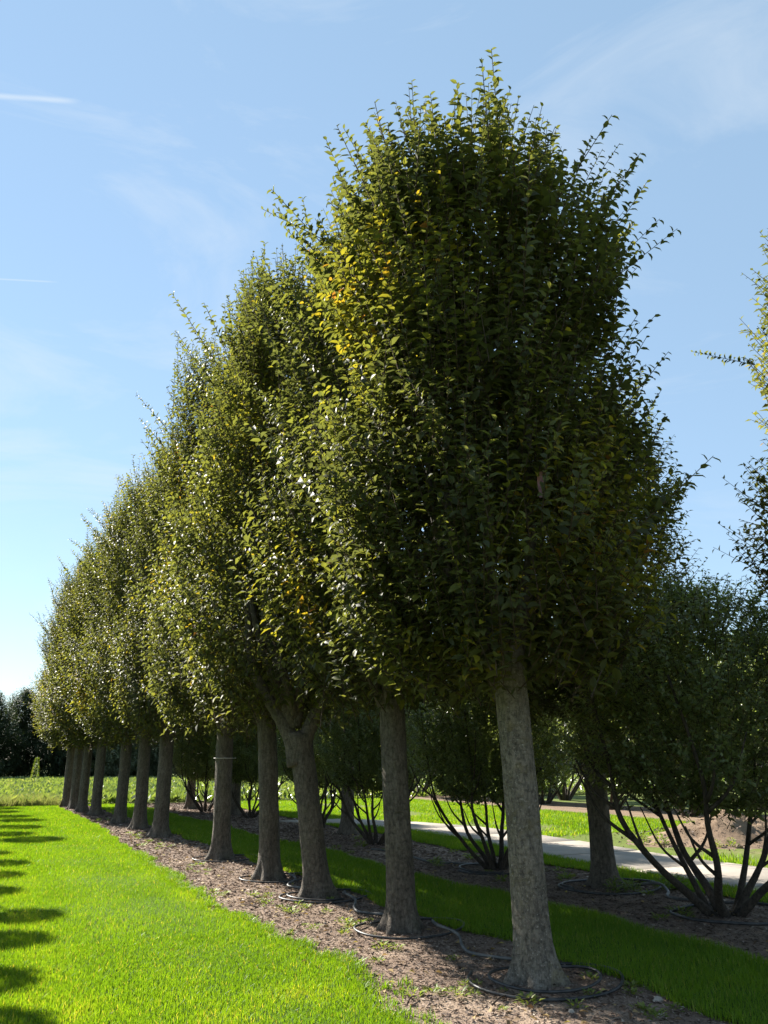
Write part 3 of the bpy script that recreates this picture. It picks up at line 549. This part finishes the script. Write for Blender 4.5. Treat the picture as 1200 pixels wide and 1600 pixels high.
# ------------------------------------------------------------------ soil mound beyond the path
r_ = np.random.default_rng(3); na, nr = 64, 26; th = np.arange(na) * 2 * math.pi / na; rd = np.linspace(0, 1, nr); RD, TH = np.meshgrid(rd, th, indexing='ij'); rad = 1.9 + .35 * np.sin(2 * TH + 1) + .2 * np.sin(5 * TH)
X = np.cos(TH) * RD * rad * 1.25; Y = np.sin(TH) * RD * rad; Z = .58 * np.exp(-(RD * 1.75) ** 2) - .06 + (.06 * np.sin(X * 4 + 1) * np.sin(Y * 5) + r_.normal(0, .035, X.shape)) * (1 - RD ** 3)
i = np.arange(nr - 1)[:, None] * na; j = np.arange(na)[None]; j2 = (j + 1) % na; Q = np.stack([i + j, i + na + j, i + na + j2, i + j2], -1).reshape(-1, 4)
mo = link('soil_mound', mesh_np('soil_mound', np.stack([X, Y, Z], -1), quads=Q, material=M['soil']), None, (15.2, 12.6, 0)); tag(mo, 'low mound of bare brown soil beyond the concrete path', 'soil mound')
r_ = np.random.default_rng(13); n = 700; th = r_.uniform(0, 6.28, n); q = r_.random(n) ** .6; X = 15.2 + np.cos(th) * q * 3.1; Y = 12.4 + np.sin(th) * q * 2.5; hgt = .56 * np.exp(-(q * 1.62) ** 2) - .06
V, tri, _, kk = leaf_geo(np.stack([X, Y, hgt], -1), np.stack([r_.normal(0, 1, n), r_.normal(0, 1, n), r_.normal(0, .6, n)], -1), r_.normal(0, 1, (n, 3)) + [0, 0, 1], r_.uniform(.03, .09, n), r_.uniform(.03, .08, n), T5)
tag(link('soil_clods', mesh_np('soil_clods', V, tris=tri, material=M['chip'], tint=np.repeat(r_.uniform(.05, .6, n), kk))), 'crumbled soil clods and litter strewn over the brown mound', 'soil', kind='stuff')

# ------------------------------------------------------------------ irrigation hoses
def hose(label, pts, r=.0115, material=None, name='irrigation_hose', group=None, n=7, extra=()):
    root = None
    P = catmull(pts, n); a = tube(P, [r] * len(P), 8); ob = link(name, mesh_np(name, a[0], a[2], a[1], material=material or M['hose'], smooth=True)); tag(ob, label, 'hose', group)
    return ob
def ring_pts(cx, cy, rx, ry, a0, turns, rr, shrink=1.0, z=.03):
    n = int(14 * turns); o = []
    for i in range(n + 1):
        f = i / n; a = a0 + f * turns * 6.283; s = 1 + (shrink - 1) * f; wz = z + .012 * math.sin(a * 2 + a0) + .022 * f * (turns > 1)
        o.append((cx + math.cos(a) * rx * s * (1 + rr.uniform(-.03, .03)), cy + math.sin(a) * ry * s * (1 + rr.uniform(-.03, .03)), wz))
    return o
for i, (xy, r0, lean, kind) in enumerate(ROW1[:5]):
    rr = random.Random(500 + i); x, y = xy; big = 1.0 if i == 0 else rr.uniform(.78, .98)
    o = ring_pts(x + .10, y - .06, .70 * big, .55 * big, 2.0 + rr.uniform(-.4, .4), 1.85 if i == 0 else rr.choice([1.05, 1.5]), rr, .50 if i == 0 else .75, .008)
    lab = 'black irrigation hose coiled twice around the lichen-speckled trunk' if i == 0 else ('black irrigation hose looped around the forked trunk' if i == 2 else 'black irrigation hose looped around the %s trunk counting from the lichen-speckled one' % ORD[i])
    hose(lab, o, group='hoses around the lawn-side trees')
    if i < 3:
        (xn, yn) = ROW1[i + 1][0]; dx = xn - x; dy = yn - y
        pts = [(x + .30 + rr.uniform(-.06, .06), y + .42, .02), (x + .02, y + dy * .40, .012), (x - .02 + rr.uniform(-.06, .1), y + dy * .52, .02), (x + .18 + rr.uniform(-.05, .05), y + dy * .66, .06), (x + .16, y + dy * .80, .09), (xn + .30, yn - .18, .04), (xn + .42, yn + .1, .02)]
        hose('grey feeder hose crossing the mulch between the %s and %s lawn-side trees' % (ORD[i], ORD[i + 1]), pts, .0145, M['hose_grey'], 'feeder_hose', 'feeder hoses along the lawn-side row')
for i, (x, y, w_) in enumerate([(7.78, 6.62, 'widest multi-stemmed shrub'), (7.96, 8.73, 'tree with weedy roots in the shrub row'), (7.75, 10.9, 'shrub in sunny mulch past the weedy tree')]):
    rr = random.Random(540 + i); hose('dark irrigation hose ring lying around the ' + w_, ring_pts(x, y - .1, .75, .6, 1.0 + i, 1.2, rr, .9, .012), .015, group='hose rings in the shrub row')
hose('grey feeder hose winding from the weedy tree to the widest shrub', [(7.9, 8.4, .02), (8.25, 8.1, .10), (8.15, 7.8, .05), (7.95, 7.6, .02), (8.05, 7.2, .015), (7.7, 6.9, .02)], .018, M['hose_grey'], 'feeder_hose')
hose('grey feeder hose lying in mulch between the second and third shrub', [(7.7, 11.3, .02), (7.2, 12.0, .02), (7.25, 12.8, .03), (7.5, 13.4, .015), (7.2, 14.2, .02)], .018, M['hose_grey'], 'feeder_hose')

# ------------------------------------------------------------------ weeds, twigs, stones, tag
def weed_mesh(seed, n=26, ln=.07, spread=.10, h=.07):
    r_ = np.random.default_rng(seed); th = r_.uniform(0, 6.28, n); q = r_.random(n); P = np.stack([np.cos(th) * q * spread, np.sin(th) * q * spread, r_.random(n) * h * (1 - .5 * q)], -1); P[:, 2] -= .01
    D = np.stack([np.cos(th), np.sin(th), r_.uniform(.1, 1.2, n)], -1); L_ = ln * r_.uniform(.6, 1.2, n)
    V, t, _, k = leaf_geo(P, D, np.stack([-D[:, 0] * .4, -D[:, 1] * .4, np.ones(n)], -1), L_, L_ * .5, T5); return mesh_np('weed', V, tris=t, material=M['weed'], tint=np.repeat(r_.uniform(.2, .9, n), k))
WEED = [weed_mesh(s, 22 + 4 * s) for s in range(5)]; BIGW = [weed_mesh(20 + s, 90, .09, .15, .24) for s in range(2)]
rr = random.Random(77); spots = []
for c in ((3.35, 8.6, 9), (3.75, 7.75, 10), (3.3, 6.6, 8), (3.5, 5.4, 8), (3.2, 10.6, 8), (3.7, 9.3, 6), (3.6, 13, 8), (3.8, 17, 10), (3.7, 20.5, 8), (3.8, 25, 8), (4.6, 5.0, 7), (4.3, 4.6, 4)):
    for _ in range(c[2]): spots.append((c[0] + rr.gauss(0, .22), c[1] + rr.gauss(0, .45)))
for i, (x, y) in enumerate(spots):
    o = link('weed', WEED[rr.randrange(5)], None, (x, y, -.005), rr.uniform(0, 6), rr.uniform(.3, .8)); tag(o, 'small pale green weed growing in the lawn-side mulch', 'weed', 'small weeds in the lawn-side mulch')
for i in range(26):
    o = link('weed', WEED[rr.randrange(5)], None, (rr.uniform(6.6, 8.5), rr.uniform(5, 18), -.005), rr.uniform(0, 6), rr.uniform(.6, 1.3)); tag(o, 'small green weed growing in the mulch under the shrub row', 'weed', 'small weeds in the shrub-row mulch')
for x, y, s, k in ((7.72, 8.30, .8, 0), (7.95, 8.2, .7, 1), (8.45, 8.15, .9, 1), (8.62, 8.1, .8, 0), (7.1, 11.6, .6, 0)):
    tag(link('leafy_weed', BIGW[k], None, (x, y, -.005), x * 7, s), 'leafy bright green weed clump by the tree standing between two shrubs' if y < 9 else 'leafy weed clump beside the feeder hose in sunny mulch', 'weed', 'leafy weed clumps in the shrub row' if y < 9 else None)
for i in range(14):
    th = rr.uniform(0, 6.28); tag(link('weed', BIGW[i % 2], None, (15.2 + math.cos(th) * rr.uniform(1.8, 2.6), 12.4 + math.sin(th) * rr.uniform(1.5, 2.2), -.02), th, rr.uniform(.6, 1.2)), 'yellowish green weed growing around the soil mound', 'weed', 'weeds around the soil mound')
for i, (x, y, a, l_) in enumerate([(3.55, 7.0, .2, .28), (3.15, 6.1, 2.6, .22), (3.9, 6.55, 1.2, .3), (3.5, 5.05, .4, .35), (3.95, 5.0, 2.9, .26), (4.5, 4.75, .8, .24), (3.3, 9.4, 2.0, .3), (3.0, 5.35, .7, .2), (6.9, 7.4, .3, .5), (7.1, 7.0, .9, .4)]):
    d = Vector((math.cos(a), math.sin(a), 0)); s_ = Vector((-d.y, d.x, 0)); a_ = tube(catmull([d * 0, d * l_ * .5 + s_ * l_ * .08 + Vector((0, 0, .012)), d * l_], 3), [.007, .0068, .0065, .006, .005, .004, .003][:7], 5)
    tag(link('fallen_twig', mesh_np('fallen_twig', a_[0], a_[2], a_[1], material=M['twig']), None, (x, y, .004)), 'thin dry twig lying on the bark mulch', 'twig', 'dry twigs on the mulch')
for i, (x, y, s) in enumerate([(4.62, 4.62, .045), (4.35, 4.35, .03), (3.9, 4.7, .025), (3.3, 6.9, .022), (3.62, 8.2, .02)]):
    r_ = np.random.default_rng(i); th = np.arange(8) * math.pi / 4; V = [(0, 0, .55)] + [(math.cos(a) * .75 * r_.uniform(.8, 1.1), math.sin(a) * .6 * r_.uniform(.8, 1.1), .32 + r_.uniform(-.08, .08)) for a in th] + [(math.cos(a) * r_.uniform(.85, 1.1), math.sin(a) * .8, -.25) for a in th]
    tr = [(0, 1 + k, 1 + (k + 1) % 8) for k in range(8)]; Q = [(1 + k, 9 + k, 9 + (k + 1) % 8, 1 + (k + 1) % 8) for k in range(8)]
    tag(link('pale_stone', mesh_np('pale_stone', V, tris=tr, quads=Q, material=M['stone'], smooth=True), None, (x, y, 0), 0, s), 'small pale stone lying in the lawn-side mulch', 'stone', 'pale stones in the mulch')
tg = empty('plant_tag', (3.52, 4.22, 3.62)); tag(tg, 'faded red plastic strip hanging in the crown of the lichen-trunked tree', 'plant tag')
for dx, dz, ln in ((0, 0, .17), (.035, .05, .13)):
    V = []; 
    for k in range(6):
        f = k / 5; V += [(dx - .011 + .01 * math.sin(f * 4), dx * .4 + .015 * math.sin(f * 5), dz - ln * f), (dx + .011 + .01 * math.sin(f * 4), dx * .4 - .010 + .015 * math.sin(f * 5), dz - ln * f)]
    link('strip', mesh_np('strip', V, quads=[(2 * k, 2 * k + 1, 2 * k + 3, 2 * k + 2) for k in range(5)], material=M['tag']), tg)
